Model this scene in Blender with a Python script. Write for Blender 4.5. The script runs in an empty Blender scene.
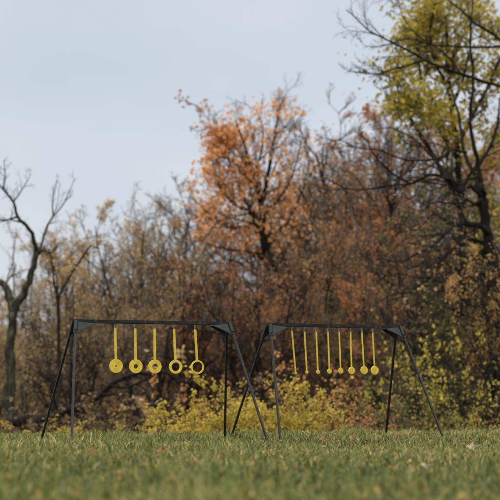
import bpy, bmesh, math, random
import numpy as np
from mathutils import Vector, Matrix

# ------------------------------------------------------------------ camera, light, exposure
S = bpy.context.scene
F_PX, PITCH, CAM_H = 1513.0, 0.1032, 0.2286        # focal length in photo pixels (500 wide), tilt up, height
cam_d = bpy.data.cameras.new('camera'); cam = bpy.data.objects.new('camera', cam_d)
S.collection.objects.link(cam); S.camera = cam
cam.location = (0, 0, CAM_H)
cam.rotation_euler = (math.pi/2 + PITCH, 0, 0)
cam_d.sensor_fit = 'HORIZONTAL'; cam_d.sensor_width = 36.0
cam_d.lens = 36.0*F_PX/500.0
cam_d.clip_start = 0.05; cam_d.clip_end = 2000.0
cam_d.dof.use_dof = True
cam_d.dof.focus_distance = 9.6
cam_d.dof.aperture_fstop = 4.5

SUN_EL, SUN_AZ = math.radians(44), math.radians(-148)   # azimuth from +Y, clockwise: behind and left of the camera
w = bpy.data.worlds.new('World'); S.world = w; w.use_nodes = True
nt = w.node_tree; nt.nodes.clear()
wo = nt.nodes.new('ShaderNodeOutputWorld')
sky = nt.nodes.new('ShaderNodeTexSky'); sky.sky_type = 'NISHITA'; sky.sun_disc = False
sky.sun_elevation = SUN_EL; sky.sun_rotation = SUN_AZ; sky.air_density = 1.2; sky.dust_density = 2.5; sky.ozone_density = 1.0
b1 = nt.nodes.new('ShaderNodeBackground'); b1.inputs['Strength'].default_value = 0.075
b2 = nt.nodes.new('ShaderNodeBackground'); b2.inputs['Strength'].default_value = 1.0
tcw = nt.nodes.new('ShaderNodeTexCoord'); nzw = nt.nodes.new('ShaderNodeTexNoise')
nzw.inputs['Scale'].default_value = 4.0; nzw.inputs['Detail'].default_value = 4
mpw = nt.nodes.new('ShaderNodeMapping'); mpw.inputs['Scale'].default_value = (1, 1, 2.2)
rpw = nt.nodes.new('ShaderNodeValToRGB')
rpw.color_ramp.elements[0].position = .3; rpw.color_ramp.elements[0].color = (.505, .56, .635, 1)
rpw.color_ramp.elements[1].position = .7; rpw.color_ramp.elements[1].color = (.592, .625, .675, 1)
mxw = nt.nodes.new('ShaderNodeMixShader'); mxw.inputs[0].default_value = .84
L = nt.links.new
# overcast dome: the sky overhead is brighter and whiter than near the horizon
sxw = nt.nodes.new('ShaderNodeSeparateXYZ'); L(tcw.outputs['Generated'], sxw.inputs[0])
mrw = nt.nodes.new('ShaderNodeMapRange'); mrw.interpolation_type = 'SMOOTHSTEP'
mrw.inputs['From Min'].default_value = .28; mrw.inputs['From Max'].default_value = .85
mrw.inputs['To Min'].default_value = 0; mrw.inputs['To Max'].default_value = 1
zen = nt.nodes.new('ShaderNodeMix'); zen.data_type = 'RGBA'; zen.inputs[7].default_value = (3.1, 3.0, 2.82, 1)
L(sxw.outputs['Z'], mrw.inputs['Value']); L(mrw.outputs[0], zen.inputs[0]); L(rpw.outputs['Color'], zen.inputs[6])
L(tcw.outputs['Generated'], mpw.inputs['Vector']); L(mpw.outputs[0], nzw.inputs['Vector']); L(nzw.outputs['Fac'], rpw.inputs['Fac'])
L(zen.outputs[2], b2.inputs['Color']); L(sky.outputs['Color'], b1.inputs['Color'])
L(b1.outputs[0], mxw.inputs[1]); L(b2.outputs[0], mxw.inputs[2]); L(mxw.outputs[0], wo.inputs['Surface'])

sun_d = bpy.data.lights.new('sun', 'SUN'); sun = bpy.data.objects.new('sun', sun_d); S.collection.objects.link(sun)
sun_d.energy = 1.5; sun_d.angle = math.radians(25); sun_d.color = (1, .96, .9)
sv = Vector((math.sin(SUN_AZ)*math.cos(SUN_EL), math.cos(SUN_AZ)*math.cos(SUN_EL), math.sin(SUN_EL)))
sun.rotation_euler = sv.to_track_quat('Z', 'Y').to_euler()

S.view_settings.view_transform = 'Standard'; S.view_settings.look = 'None'
S.view_settings.exposure = 0.34; S.view_settings.gamma = 1.0; S.view_settings.use_curve_mapping = False

# ------------------------------------------------------------------ helpers
rng = np.random.default_rng(7)
COL = S.collection.objects
CP, SP = math.cos(PITCH), math.sin(PITCH)

def at(u, v, Y):
    """world point that stands Y metres away along the view's ground direction, seen at photo pixel (u, v)"""
    a, b = (u-250)/F_PX, (250-v)/F_PX
    dx, dy, dz = a, CP-b*SP, SP+b*CP
    return np.array([dx/dy*Y, Y, CAM_H+dz/dy*Y])

def smooth(a, b, x):
    t = np.clip((x-a)/(b-a), 0, 1); return t*t*(3-2*t)

def wob(p, s, ph=0.0):
    """cheap smooth 3-D noise, about -1..1"""
    x, y, z = p[..., 0]*s, p[..., 1]*s, p[..., 2]*s
    return (np.sin(1.3*x+1.7*y+ph)+np.sin(2.1*y-1.1*z+1.3+ph*1.7)+np.sin(1.9*z+1.5*x+4.1-ph)+np.sin(2.7*x-2.3*y+.9*z+2.2*ph))/3.0

def ground_z(x, y):
    x = np.asarray(x, float); y = np.asarray(y, float)
    crest = 10.7+1.3*smooth(-1.2, 2.0, x)
    d = np.maximum(y-crest, 0)
    z = -0.055*np.minimum(d, 26)*smooth(0, 3, d)
    z = z + 7.0*smooth(58, 130, y)
    near = np.where(y > -30, 1, 1)
    return z + near*(0.008*np.sin(1.7*x+.6*y)+0.006*np.sin(3.1*y-1.2*x+1))

def link(name, me, mat=None, parent=None):
    o = bpy.data.objects.new(name, me); COL.link(o)
    if mat is not None and not me.materials: me.materials.append(mat)
    if parent is not None: o.parent = parent
    return o

def thing(name, label, cat, loc=(0, 0, 0), rz=0.0, group=None):
    o = bpy.data.objects.new(name, None); COL.link(o)
    o.location = loc; o.rotation_euler = (0, 0, rz); o.empty_display_size = .1
    o['label'] = label; o['category'] = cat
    if group: o['group'] = group
    return o

def np_mesh(name, verts, faces_list, tone=None, smooth_shade=False, slots=None):
    """faces_list: list of int arrays (n, k)"""
    me = bpy.data.meshes.new(name)
    verts = np.asarray(verts, np.float32)
    me.vertices.add(len(verts)); me.vertices.foreach_set('co', verts.ravel())
    loops = np.concatenate([f.ravel() for f in faces_list]).astype(np.int32)
    sizes = np.concatenate([np.full(len(f), f.shape[1], np.int32) for f in faces_list])
    starts = np.concatenate([[0], np.cumsum(sizes)[:-1]]).astype(np.int32)
    me.loops.add(len(loops)); me.loops.foreach_set('vertex_index', loops)
    me.polygons.add(len(sizes)); me.polygons.foreach_set('loop_start', starts); me.polygons.foreach_set('loop_total', sizes)
    if smooth_shade: me.polygons.foreach_set('use_smooth', np.ones(len(sizes), bool))
    if slots is not None: me.polygons.foreach_set('material_index', np.concatenate([np.full(len(f), k, np.int32) for f, k in zip(faces_list, slots)]))
    if tone is not None:
        at_ = me.attributes.new('tone', 'FLOAT', 'FACE'); at_.data.foreach_set('value', np.asarray(tone, np.float32))
    me.update(calc_edges=True)
    return me

def nrm(v): return v/np.maximum(np.linalg.norm(v, axis=-1, keepdims=True), 1e-9)

# ------------------------------------------------------------------ materials
def new_mat(name):
    m = bpy.data.materials.new(name); m.use_nodes = True
    t = m.node_tree; p = t.nodes['Principled BSDF']
    return m, t, p

def ramp(t, cols, pos=None, interp='LINEAR'):
    r = t.nodes.new('ShaderNodeValToRGB'); r.color_ramp.interpolation = interp
    n = len(cols); e = r.color_ramp.elements
    while len(e) < n: e.new(.5)
    for i, c in enumerate(cols):
        e[i].position = pos[i] if pos else i/(n-1); e[i].color = (*c, 1)
    return r

def leaf_mat(name, cols, pos=None, trans=.3, rough=.55):
    m, t, p = new_mat(name)
    a = t.nodes.new('ShaderNodeAttribute'); a.attribute_name = 'tone'
    r = ramp(t, cols, pos); t.links.new(a.outputs['Fac'], r.inputs['Fac'])
    t.links.new(r.outputs['Color'], p.inputs['Base Color'])
    p.inputs['Roughness'].default_value = rough; p.inputs['Specular IOR Level'].default_value = .25
    tr = t.nodes.new('ShaderNodeBsdfTranslucent'); t.links.new(r.outputs['Color'], tr.inputs['Color'])
    mx = t.nodes.new('ShaderNodeMixShader'); mx.inputs[0].default_value = trans
    t.links.new(p.outputs[0], mx.inputs[1]); t.links.new(tr.outputs[0], mx.inputs[2])
    t.links.new(mx.outputs[0], t.nodes['Material Output'].inputs['Surface'])
    return m

def bark_mat(name, c0, c1, c2=None, scale=6.0):
    m, t, p = new_mat(name)
    tc = t.nodes.new('ShaderNodeTexCoord'); mp = t.nodes.new('ShaderNodeMapping'); mp.inputs['Scale'].default_value = (1, 1, .35)
    nz = t.nodes.new('ShaderNodeTexNoise'); nz.inputs['Scale'].default_value = scale; nz.inputs['Detail'].default_value = 6
    cols = [c0, c1] if c2 is None else [c0, c1, c2]
    r = ramp(t, cols, [.3, .7] if c2 is None else [.3, .52, .72])
    t.links.new(tc.outputs['Object'], mp.inputs['Vector']); t.links.new(mp.outputs[0], nz.inputs['Vector'])
    t.links.new(nz.outputs['Fac'], r.inputs['Fac']); t.links.new(r.outputs['Color'], p.inputs['Base Color'])
    bp = t.nodes.new('ShaderNodeBump'); bp.inputs['Strength'].default_value = .9; bp.inputs['Distance'].default_value = .05
    t.links.new(nz.outputs['Fac'], bp.inputs['Height']); t.links.new(bp.outputs[0], p.inputs['Normal'])
    p.inputs['Roughness'].default_value = .95; p.inputs['Specular IOR Level'].default_value = .06
    return m

M = {}
M['orange'] = leaf_mat('orange maple leaves', [(.40, .18, .07), (.60, .28, .105), (.70, .35, .14), (.66, .45, .24)], trans=.5)
M['tan'] = leaf_mat('tan brown leaves', [(.17, .125, .07), (.33, .24, .12), (.47, .33, .15), (.56, .40, .16)], trans=.5)
M['amber'] = leaf_mat('amber brown leaves', [(.18, .11, .05), (.38, .23, .09), (.52, .30, .10), (.60, .39, .11)], trans=.5)
M['russet'] = leaf_mat('russet leaves', [(.14, .065, .035), (.34, .145, .06), (.50, .21, .07), (.56, .33, .10)], trans=.5)
M['umber'] = leaf_mat('dark umber leaves', [(.05, .042, .026), (.12, .09, .045), (.24, .15, .06), (.40, .25, .08)], trans=.4)
M['yellow'] = leaf_mat('yellow leaves', [(.13, .11, .03), (.34, .26, .042), (.50, .37, .055), (.60, .45, .09)], trans=.45)
M['lime'] = leaf_mat('yellow green leaves', [(.11, .105, .025), (.25, .205, .035), (.40, .31, .038), (.52, .39, .055)], trans=.45)
M['bramble'] = leaf_mat('mottled yellowing leaves', [(.06, .058, .018), (.19, .165, .032), (.38, .305, .042), (.56, .44, .065)], trans=.4)
M['olive'] = leaf_mat('olive leaves', [(.035, .042, .018), (.08, .085, .026), (.16, .145, .035), (.34, .26, .05)], trans=.35)
M['bark_grey'] = bark_mat('lichen grey bark', (.010, .009, .007), (.030, .027, .020), (.075, .078, .052), scale=13.0)
M['bark_dark'] = bark_mat('dark wet bark', (.007, .006, .0055), (.019, .016, .0135))
M['bark_brown'] = bark_mat('brown bark', (.018, .0145, .011), (.048, .038, .029))
M['twig'] = bark_mat('twig bark', (.06, .048, .038), (.14, .11, .085))
M['twig_dark'] = bark_mat('dark twig bark', (.015, .013, .012), (.036, .031, .027))
M['grass'] = leaf_mat('meadow grass', [(.024, .034, .008), (.055, .078, .015), (.115, .138, .026), (.195, .185, .042), (.30, .215, .075), (.44, .34, .17)],
                      [0, .22, .48, .70, .87, 1], trans=.35, rough=.5)
M['dead_leaf'] = leaf_mat('fallen leaf', [(.09, .035, .018), (.19, .075, .03), (.27, .12, .045)], trans=.15)
M['pale_leaf'] = leaf_mat('pale dry leaf', [(.18, .14, .085), (.26, .205, .125), (.32, .26, .165)], trans=.15)

# ground: thatch and soil by the stands, leaf litter under the wood
m, t, p = new_mat('turf and leaf litter'); M['ground'] = m
tc = t.nodes.new('ShaderNodeTexCoord')
n1 = t.nodes.new('ShaderNodeTexNoise'); n1.inputs['Scale'].default_value = 3.0; n1.inputs['Detail'].default_value = 8
n2 = t.nodes.new('ShaderNodeTexNoise'); n2.inputs['Scale'].default_value = 14.0; n2.inputs['Detail'].default_value = 6
t.links.new(tc.outputs['Object'], n1.inputs['Vector']); t.links.new(tc.outputs['Object'], n2.inputs['Vector'])
r1 = ramp(t, [(.03, .034, .014), (.065, .075, .026), (.11, .1, .045)], [.3, .55, .75])
r2 = ramp(t, [(.03, .022, .015), (.085, .05, .028), (.16, .085, .04)], [.35, .55, .75])
t.links.new(n1.outputs['Fac'], r1.inputs['Fac']); t.links.new(n2.outputs['Fac'], r2.inputs['Fac'])
sx = t.nodes.new('ShaderNodeSeparateXYZ'); t.links.new(tc.outputs['Object'], sx.inputs[0])
mr = t.nodes.new('ShaderNodeMapRange'); mr.inputs['From Min'].default_value = 15; mr.inputs['From Max'].default_value = 24
t.links.new(sx.outputs['Y'], mr.inputs['Value'])
mx = t.nodes.new('ShaderNodeMix'); mx.data_type = 'RGBA'
t.links.new(mr.outputs[0], mx.inputs[0]); t.links.new(r1.outputs['Color'], mx.inputs[6]); t.links.new(r2.outputs['Color'], mx.inputs[7])
t.links.new(mx.outputs[2], p.inputs['Base Color']); p.inputs['Roughness'].default_value = .95; p.inputs['Specular IOR Level'].default_value = .1

def paint_mat(name, c0, c1, rough, scale, spec=.5):
    m, t, p = new_mat(name)
    tc = t.nodes.new('ShaderNodeTexCoord'); nz = t.nodes.new('ShaderNodeTexNoise'); nz.inputs['Scale'].default_value = scale; nz.inputs['Detail'].default_value = 7
    r = ramp(t, [c0, c1], [.38, .66]); t.links.new(tc.outputs['Object'], nz.inputs['Vector'])
    t.links.new(nz.outputs['Fac'], r.inputs['Fac']); t.links.new(r.outputs['Color'], p.inputs['Base Color'])
    rr = t.nodes.new('ShaderNodeMapRange'); rr.inputs['To Min'].default_value = rough-.1; rr.inputs['To Max'].default_value = rough+.12
    t.links.new(nz.outputs['Fac'], rr.inputs['Value']); t.links.new(rr.outputs[0], p.inputs['Roughness'])
    bp = t.nodes.new('ShaderNodeBump'); bp.inputs['Strength'].default_value = .12; bp.inputs['Distance'].default_value = .002
    t.links.new(nz.outputs['Fac'], bp.inputs['Height']); t.links.new(bp.outputs[0], p.inputs['Normal'])
    p.inputs['Specular IOR Level'].default_value = spec
    return m
M['steel'] = paint_mat('dark grey painted steel', (.007, .0085, .0085), (.016, .018, .0175), .42, 30, .22)
t = M['steel'].node_tree; p = t.nodes['Principled BSDF']; src = p.inputs['Base Color'].links[0].from_socket
nzm = t.nodes.new('ShaderNodeTexNoise'); nzm.inputs['Scale'].default_value = 55; nzm.inputs['Detail'].default_value = 6
tcm = t.nodes.new('ShaderNodeTexCoord'); t.links.new(tcm.outputs['Object'], nzm.inputs['Vector'])
rpm = ramp(t, [(0, 0, 0), (1, 1, 1)], [.60, .72]); t.links.new(nzm.outputs['Fac'], rpm.inputs['Fac'])
mxm = t.nodes.new('ShaderNodeMix'); mxm.data_type = 'RGBA'; mxm.inputs[7].default_value = (.085, .06, .042, 1)
t.links.new(rpm.outputs['Color'], mxm.inputs[0]); t.links.new(src, mxm.inputs[6]); t.links.new(mxm.outputs[2], p.inputs['Base Color'])
M['bracket'] = paint_mat('slate grey bracket steel', (.006, .009, .0095), (.012, .0175, .018), .5, 22, .25)
M['yellow_paint'] = paint_mat('yellow enamel', (.42, .30, .018), (.52, .38, .03), .45, 34)
# knocks through the enamel down to bare grey steel
t = M['yellow_paint'].node_tree; p = t.nodes['Principled BSDF']
src = p.inputs['Base Color'].links[0].from_socket
nzc = t.nodes.new('ShaderNodeTexNoise'); nzc.inputs['Scale'].default_value = 95; nzc.inputs['Detail'].default_value = 3
oi = t.nodes.new('ShaderNodeObjectInfo'); tcc = t.nodes.new('ShaderNodeTexCoord'); va = t.nodes.new('ShaderNodeVectorMath'); va.operation = 'ADD'
t.links.new(tcc.outputs['Object'], va.inputs[0]); t.links.new(oi.outputs['Location'], va.inputs[1]); t.links.new(va.outputs[0], nzc.inputs['Vector'])
rpc = ramp(t, [(0, 0, 0), (1, 1, 1)], [.665, .69]); t.links.new(nzc.outputs['Fac'], rpc.inputs['Fac'])
mxc = t.nodes.new('ShaderNodeMix'); mxc.data_type = 'RGBA'; mxc.inputs[7].default_value = (.17, .15, .12, 1)
t.links.new(rpc.outputs['Color'], mxc.inputs[0]); t.links.new(src, mxc.inputs[6]); t.links.new(mxc.outputs[2], p.inputs['Base Color'])
M['zinc'] = paint_mat('zinc plated hardware', (.14, .145, .15), (.26, .26, .26), .45, 60); M['zinc'].node_tree.nodes['Principled BSDF'].inputs['Metallic'].default_value = .85

# ------------------------------------------------------------------ ground
gx = np.unique(np.concatenate([np.linspace(-400, -40, 16), np.linspace(-40, 40, 90), np.linspace(40, 400, 16), np.linspace(-6, 6, 60)]))
gy = np.unique(np.concatenate([np.linspace(-300, 0, 16), np.linspace(0, 20, 80), np.linspace(20, 140, 70), np.linspace(140, 600, 16)]))
X, Y = np.meshgrid(gx, gy); nxg, nyg = len(gx), len(gy)
idx = np.arange(nxg*nyg).reshape(nyg, nxg)
q = np.stack([idx[:-1, :-1], idx[:-1, 1:], idx[1:, 1:], idx[1:, :-1]], -1).reshape(-1, 4)
g = link('ground', np_mesh('ground', np.stack([X, Y, ground_z(X, Y)], -1).reshape(-1, 3), [q], smooth_shade=True), M['ground'])
g['kind'] = 'structure'

# ------------------------------------------------------------------ tubes, leaves
def tubes(batches):
    """batches: list of (pts (N,k,3), rad (N,k), sides) -> verts, quads"""
    V, Q, base = [], [], 0
    for P, R, s in batches:
        if len(P) == 0: continue
        N, k, _ = P.shape
        T = np.empty_like(P); T[:, 1:-1] = P[:, 2:]-P[:, :-2]; T[:, 0] = P[:, 1]-P[:, 0]; T[:, -1] = P[:, -1]-P[:, -2]
        T = nrm(T)
        mean = nrm(P[:, -1]-P[:, 0])
        ref = np.where(np.abs(mean[:, 2:3]) > .75, np.array([[1., .2, 0]]), np.array([[0, .1, 1.]]))
        A = nrm(np.cross(T, ref[:, None, :])); B = np.cross(T, A)
        th = np.arange(s)/s*2*np.pi
        ring = A[:, :, None, :]*np.cos(th)[:, None]+B[:, :, None, :]*np.sin(th)[:, None]
        v = P[:, :, None, :]+ring*R[:, :, None, None]
        V.append(v.reshape(-1, 3))
        i = np.arange(N*k*s).reshape(N, k, s)
        j = np.roll(i, -1, 2)
        Q.append(np.stack([i[:, :-1], j[:, :-1], j[:, 1:], i[:, 1:]], -1).reshape(-1, 4)+base); base += N*k*s
    return np.concatenate(V), np.concatenate(Q)

def grow(st, d, ln, r0, k, wander, trop, taper=.25, rg=rng):
    """batch of wandering polylines"""
    N = len(st); P = np.empty((N, k+1, 3)); P[:, 0] = st; d = nrm(d)
    for i in range(k):
        d = nrm(d+rg.normal(0, wander, (N, 3))+np.array([0, 0, 1.])*trop)
        P[:, i+1] = P[:, i]+d*(ln/k)[:, None]
    R = r0[:, None]*np.linspace(1, taper, k+1)[None]
    return P, R

def sprout(P, R, per, t0, t1, ang, lnf, rf, rg=rng, up=0.0):
    """child starts, dirs, lengths, radii out of parent polylines"""
    N, k, _ = P.shape; n = N*per
    pi = np.repeat(np.arange(N), per)
    tt = (t0+(t1-t0)*((np.tile(np.arange(per), N)+rg.uniform(0, 1, n))/per))*(k-1)
    i = np.minimum(tt.astype(int), k-2); f = (tt-i)[:, None]
    st = P[pi, i]*(1-f)+P[pi, i+1]*f
    T = nrm(P[pi, i+1]-P[pi, i])
    rr = R[pi, i]*(1-f[:, 0])+R[pi, i+1]*f[:, 0]
    rnd = nrm(rg.normal(0, 1, (n, 3))); side = nrm(rnd-T*(rnd*T).sum(-1, keepdims=True))
    a = np.radians(rg.uniform(ang[0], ang[1], n))[:, None]
    d = T*np.cos(a)+side*np.sin(a)+np.array([0, 0, up])
    plen = np.linalg.norm(np.diff(P, axis=1), axis=-1).sum(1)
    ln = plen[pi]*lnf*rg.uniform(.6, 1.25, n)*(1.15-.55*tt/(k-1))
    return st, d, ln, rr*rf

def leaves(pos, size, rg=rng, clump=1.0, ph=0.0, droop=.3, bias=0.0, shape=4):
    """folded leaf-shaped faces with a tone per leaf"""
    n = len(pos)
    d = nrm(rg.normal(0, 1, (n, 3))+np.array([0, 0, -droop])); rnd = rg.normal(0, 1, (n, 3))
    s = nrm(np.cross(d, rnd)); nn = np.cross(d, s)
    L_ = (size*rg.uniform(.55, 1.25, n))[:, None]; W = L_*rg.uniform(.28, .42, n)[:, None]; fo = L_*rg.uniform(.02, .22, n)[:, None]
    a = pos; b = pos+d*L_*.45+s*W+nn*fo; c = pos+d*L_-nn*fo*.6; e = pos+d*L_*.45-s*W+nn*fo
    V = np.stack([a, b, c, e], 1).reshape(-1, 3)
    i = np.arange(n)[:, None]*4
    Fq = np.concatenate([i+np.array([[0, 1, 2]]), i+np.array([[0, 2, 3]])], 1).reshape(-1, 3)
    tone = np.clip(.5+bias+.26*rg.normal(0, 1, n)*.8+.22*clump*wob(pos, 1.6/clump, ph), 0, 1)
    return V, Fq, np.repeat(tone, 2)

def leaf_spots(batches, per, spread, rg=rng):
    out = []
    for P, R, _ in batches:
        N, k, _ = P.shape; n = int(N*per)
        if n < 1: continue
        pi = rg.integers(0, N, n); tt = rg.uniform(.25, 1, n)*(k-1); i = np.minimum(tt.astype(int), k-2); f = (tt-i)[:, None]
        out.append(P[pi, i]*(1-f)+P[pi, i+1]*f+rg.normal(0, spread, (n, 3)))
    return np.concatenate(out)

def crown_mesh(name, tw, lv):
    """twigs (slot 0) and leaves (slot 1) of one crown"""
    v, q = tw
    if lv is None: me = np_mesh(name, v, [q])
    else:
        v2, f2, tn = lv
        me = np_mesh(name, np.concatenate([v, v2]), [q, f2+len(v)], np.concatenate([np.zeros(len(q)), tn]), slots=(0, 1))
    return me

# ------------------------------------------------------------------ generic trees (10 m prototypes)
PROTO = {}
def make_proto(key, seed, stems=1, H=10.0, spread=3.2, tr=.15, first=.25, nl=16, lean=.12, limb_up=.10, ang=(35, 70), per_leaf=5.0,
               keep=-.2, leaf=.13, twl=(7, 6, 3), droop=.3, thick=1.1):
    rg = np.random.default_rng(seed)
    st = np.zeros((stems, 3)); st[:, :2] = rg.normal(0, .12, (stems, 2)) if stems > 1 else 0
    st[:, 2] = -.25
    d = np.concatenate([rg.normal(0, lean*(1.6 if stems > 1 else 1), (stems, 2)), np.ones((stems, 1))], 1)
    hl = H*rg.uniform(.82, .97, stems); hl[0] = H*.95
    P0, R0 = grow(st, d, hl, np.full(stems, tr)*rg.uniform(.7, 1, stems), 12, .055, .03, .12, rg)
    R0[:, 0] *= 1.35
    a, b, c, r = sprout(P0, R0, max(4, nl//stems+2), first, .98, ang, .1, .62, rg)
    tz = (a[:, 2]/H-first)/(1-first)
    c = spread*(.45+1.1*np.clip(1-tz, 0, 1)**.8)*rg.uniform(.55, 1.15, len(a))
    P1, R1 = grow(a, b, c, r*min(thick, 1.25), 9, .21, limb_up, .22, rg)
    a, b, c, r = sprout(P1, R1, twl[0], .2, .98, (25, 65), .42, .6, rg)
    P2, R2 = grow(a, b, c, np.maximum(r, .011)*thick, 6, .22, .05, .3, rg)
    a, b, c, r = sprout(P2, R2, twl[1], .15, 1, (20, 60), .5, .6, rg)
    P3, R3 = grow(a, b, c, np.clip(r, .0055, .012)*thick, 4, .22, .04, .5, rg)
    a, b, c, r = sprout(P3, R3, twl[2], .2, 1, (20, 55), .6, .7, rg)
    P4, R4 = grow(a, b, c, np.clip(r, .004, .007), 2, .2, .04, .6, rg)
    v, qd = tubes([(P0, R0, 8), (P1, R1, 6)]); tm = np_mesh(key+'_trunk', v, [qd], smooth_shade=True)
    pos = leaf_spots([(P3, R3, 3), (P4, R4, 3)], per_leaf, .06, rg)
    pos = pos[wob(pos, .85, seed)+rg.normal(0, .35, len(pos)) > keep]
    cm = crown_mesh(key+'_crown', tubes([(P2, R2, 4), (P3, R3, 3), (P4, R4, 3)]), leaves(pos, leaf, rg, ph=seed, droop=droop))
    top = max(P0[..., 2].max(), np.quantile(P3[..., 2], .992))
    tm.materials.append(M['bark_brown']); cm.materials.append(M['twig']); cm.materials.append(M['tan'])
    PROTO[key] = (tm, cm, top)

make_proto('spindly_a', 11, stems=4, spread=2.2, tr=.14, first=.2, nl=34, limb_up=.14, ang=(25, 60), per_leaf=2.5, keep=.15, leaf=.10, twl=(6, 5, 3))
make_proto('spindly_b', 12, stems=2, spread=2.6, tr=.17, first=.25, nl=30, limb_up=.12, ang=(25, 65), per_leaf=2.5, keep=.15, leaf=.10, twl=(6, 5, 3))
make_proto('upright_a', 13, stems=1, spread=2.9, tr=.16, first=.28, nl=28, ang=(30, 70), per_leaf=2.6, keep=.05, leaf=.11, twl=(6, 5, 3))
make_proto('upright_b', 14, stems=1, spread=3.3, tr=.17, first=.22, nl=28, ang=(35, 80), per_leaf=2.6, keep=.05, leaf=.11, twl=(6, 5, 3))
make_proto('full_a', 15, stems=1, spread=3.6, tr=.15, first=.14, nl=28, ang=(40, 80), per_leaf=2.7, keep=-.1, twl=(6, 5, 3), leaf=.12)
make_proto('full_b', 16, stems=2, spread=3.2, tr=.13, first=.12, nl=30, ang=(35, 75), per_leaf=2.6, keep=-.1, twl=(6, 5, 3), leaf=.12)
make_proto('bare_a', 17, stems=1, spread=3.6, tr=.17, first=.25, nl=24, ang=(30, 70), per_leaf=.25, keep=.1, leaf=.10, twl=(7, 5, 3), thick=1.5)
make_proto('bare_b', 18, stems=4, spread=3.0, tr=.16, first=.2, nl=28, ang=(25, 65), per_leaf=.8, keep=.1, leaf=.10, twl=(7, 5, 3), thick=1.5)
make_proto('bare_c', 19, stems=3, spread=3.4, tr=.14, first=.2, nl=28, ang=(35, 80), limb_up=.05, per_leaf=.8, keep=.1, leaf=.10, twl=(7, 5, 3), thick=1.6)

def over(o, *mats):
    for s, mt in zip(o.material_slots, mats): s.link = 'OBJECT'; s.material = mt

def tree(u, v, Y, key, leafm, label, group, rz=None, wide=1.0, bark='bark_brown', twig='twig', name='tree', cat='tree'):
    top = at(u, v, Y); z0 = float(ground_z(top[0], Y)); tm, cm, ht = PROTO[key]
    s = (top[2]-z0)/ht
    r = thing(name, label, cat, (top[0], Y, z0), rng.uniform(0, 6.28) if rz is None else rz, group)
    r.scale = (s*wide, s*wide, s)
    over(link('trunk', tm, None, r), M[bark]); over(link('crown', cm, None, r), M[twig], M[leafm])
    return r

# ------------------------------------------------------------------ hero trees: limbs laid out one by one
def limb(pts, radii, k=14, rg=rng, rough=.5):
    """smooth a hand-placed polyline to k+1 points (Catmull-Rom) with matching radii"""
    p = np.array(pts, float); r = np.array(radii, float); n = len(p)
    e = np.concatenate([[2*p[0]-p[1]], p, [2*p[-1]-p[-2]]])
    t = np.linspace(0, n-1, k+1); i = np.minimum(t.astype(int), n-2); f = (t-i)[:, None]
    a, b, c, d = e[i], e[i+1], e[i+2], e[i+3]
    q = .5*((2*b)+(-a+c)*f+(2*a-5*b+4*c-d)*f**2+(-a+3*b-3*c+d)*f**3)
    rr = np.interp(t, np.arange(n), r)
    q[1:-1] += rg.normal(0, 1, (k-1, 3))*rr[1:-1, None]*rough*.5
    return q[None], (rr*(1+rg.normal(0, .05, k+1)))[None]

def pixlimb(pl, Y, w, dY=None, k=14, rough=.5):
    """pl: list of photo pixels the limb passes; w: widths in photo pixels at both ends; dY: how the limb leans away"""
    n = len(pl); dY = np.zeros(n) if dY is None else np.linspace(dY[0], dY[1], n)
    pts = [at(u, v, Y+dy) for (u, v), dy in zip(pl, dY)]
    rad = np.linspace(w[0], w[1], n)/2*Y/F_PX
    return limb(pts, rad, k, rough=rough)

def hero(name, label, cat, Y, main, specs, bark, twigm, leafm=None, leaf_fn=None, leaf_size=.13, twl=(7, 5, 4), group=None, br_len=.34, tips=None, droop=.3, seed=1, ang=(25, 65), t1=.12, up=.04, rmin=.008):
    rg = np.random.default_rng(seed)
    base = main[0][0][0, 0].copy()
    org = np.array([base[0], base[1], base[2]])
    r = thing(name, label, cat, org, 0, group)
    tb = [(P-org, R, 10) for P, R in main]+[(P-org, R, 7) for P, R in specs]
    v, qd = tubes(tb); link('trunk', np_mesh('trunk', v, [qd], smooth_shade=True), bark, r)
    src = specs if specs else main
    a, b, c, q = [np.concatenate(z) for z in zip(*[sprout(P-org, R, twl[0], t1, 1, ang, br_len, .55, rg) for P, R in src])]
    P2, R2 = grow(a, b, c, np.clip(q, rmin*1.3, .04), 6, .17, up, .3, rg)
    a, b, c, q = sprout(P2, R2, twl[1], .15, 1, (20, 60), .5, .6, rg)
    P3, R3 = grow(a, b, c, np.clip(q, rmin*.75, .016), 4, .18, up*.8, .5, rg)
    a, b, c, q = sprout(P3, R3, twl[2], .2, 1, (20, 55), .55, .7, rg)
    P4, R4 = grow(a, b, c, np.clip(q, rmin*.5, .008), 2, .2, up*.8, .6, rg)
    lv = None
    if leafm is not None: lv = leaves(leaf_fn([(P3, R3, 3), (P4, R4, 3)], org, rg), leaf_size, rg, ph=seed, droop=droop)
    me = crown_mesh('crown', tubes([(P2, R2, 4), (P3, R3, 3), (P4, R4, 3)]), lv)
    me.materials.append(twigm)
    if leafm is not None: me.materials.append(leafm)
    link('crown', me, None, r)
    return r

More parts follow.
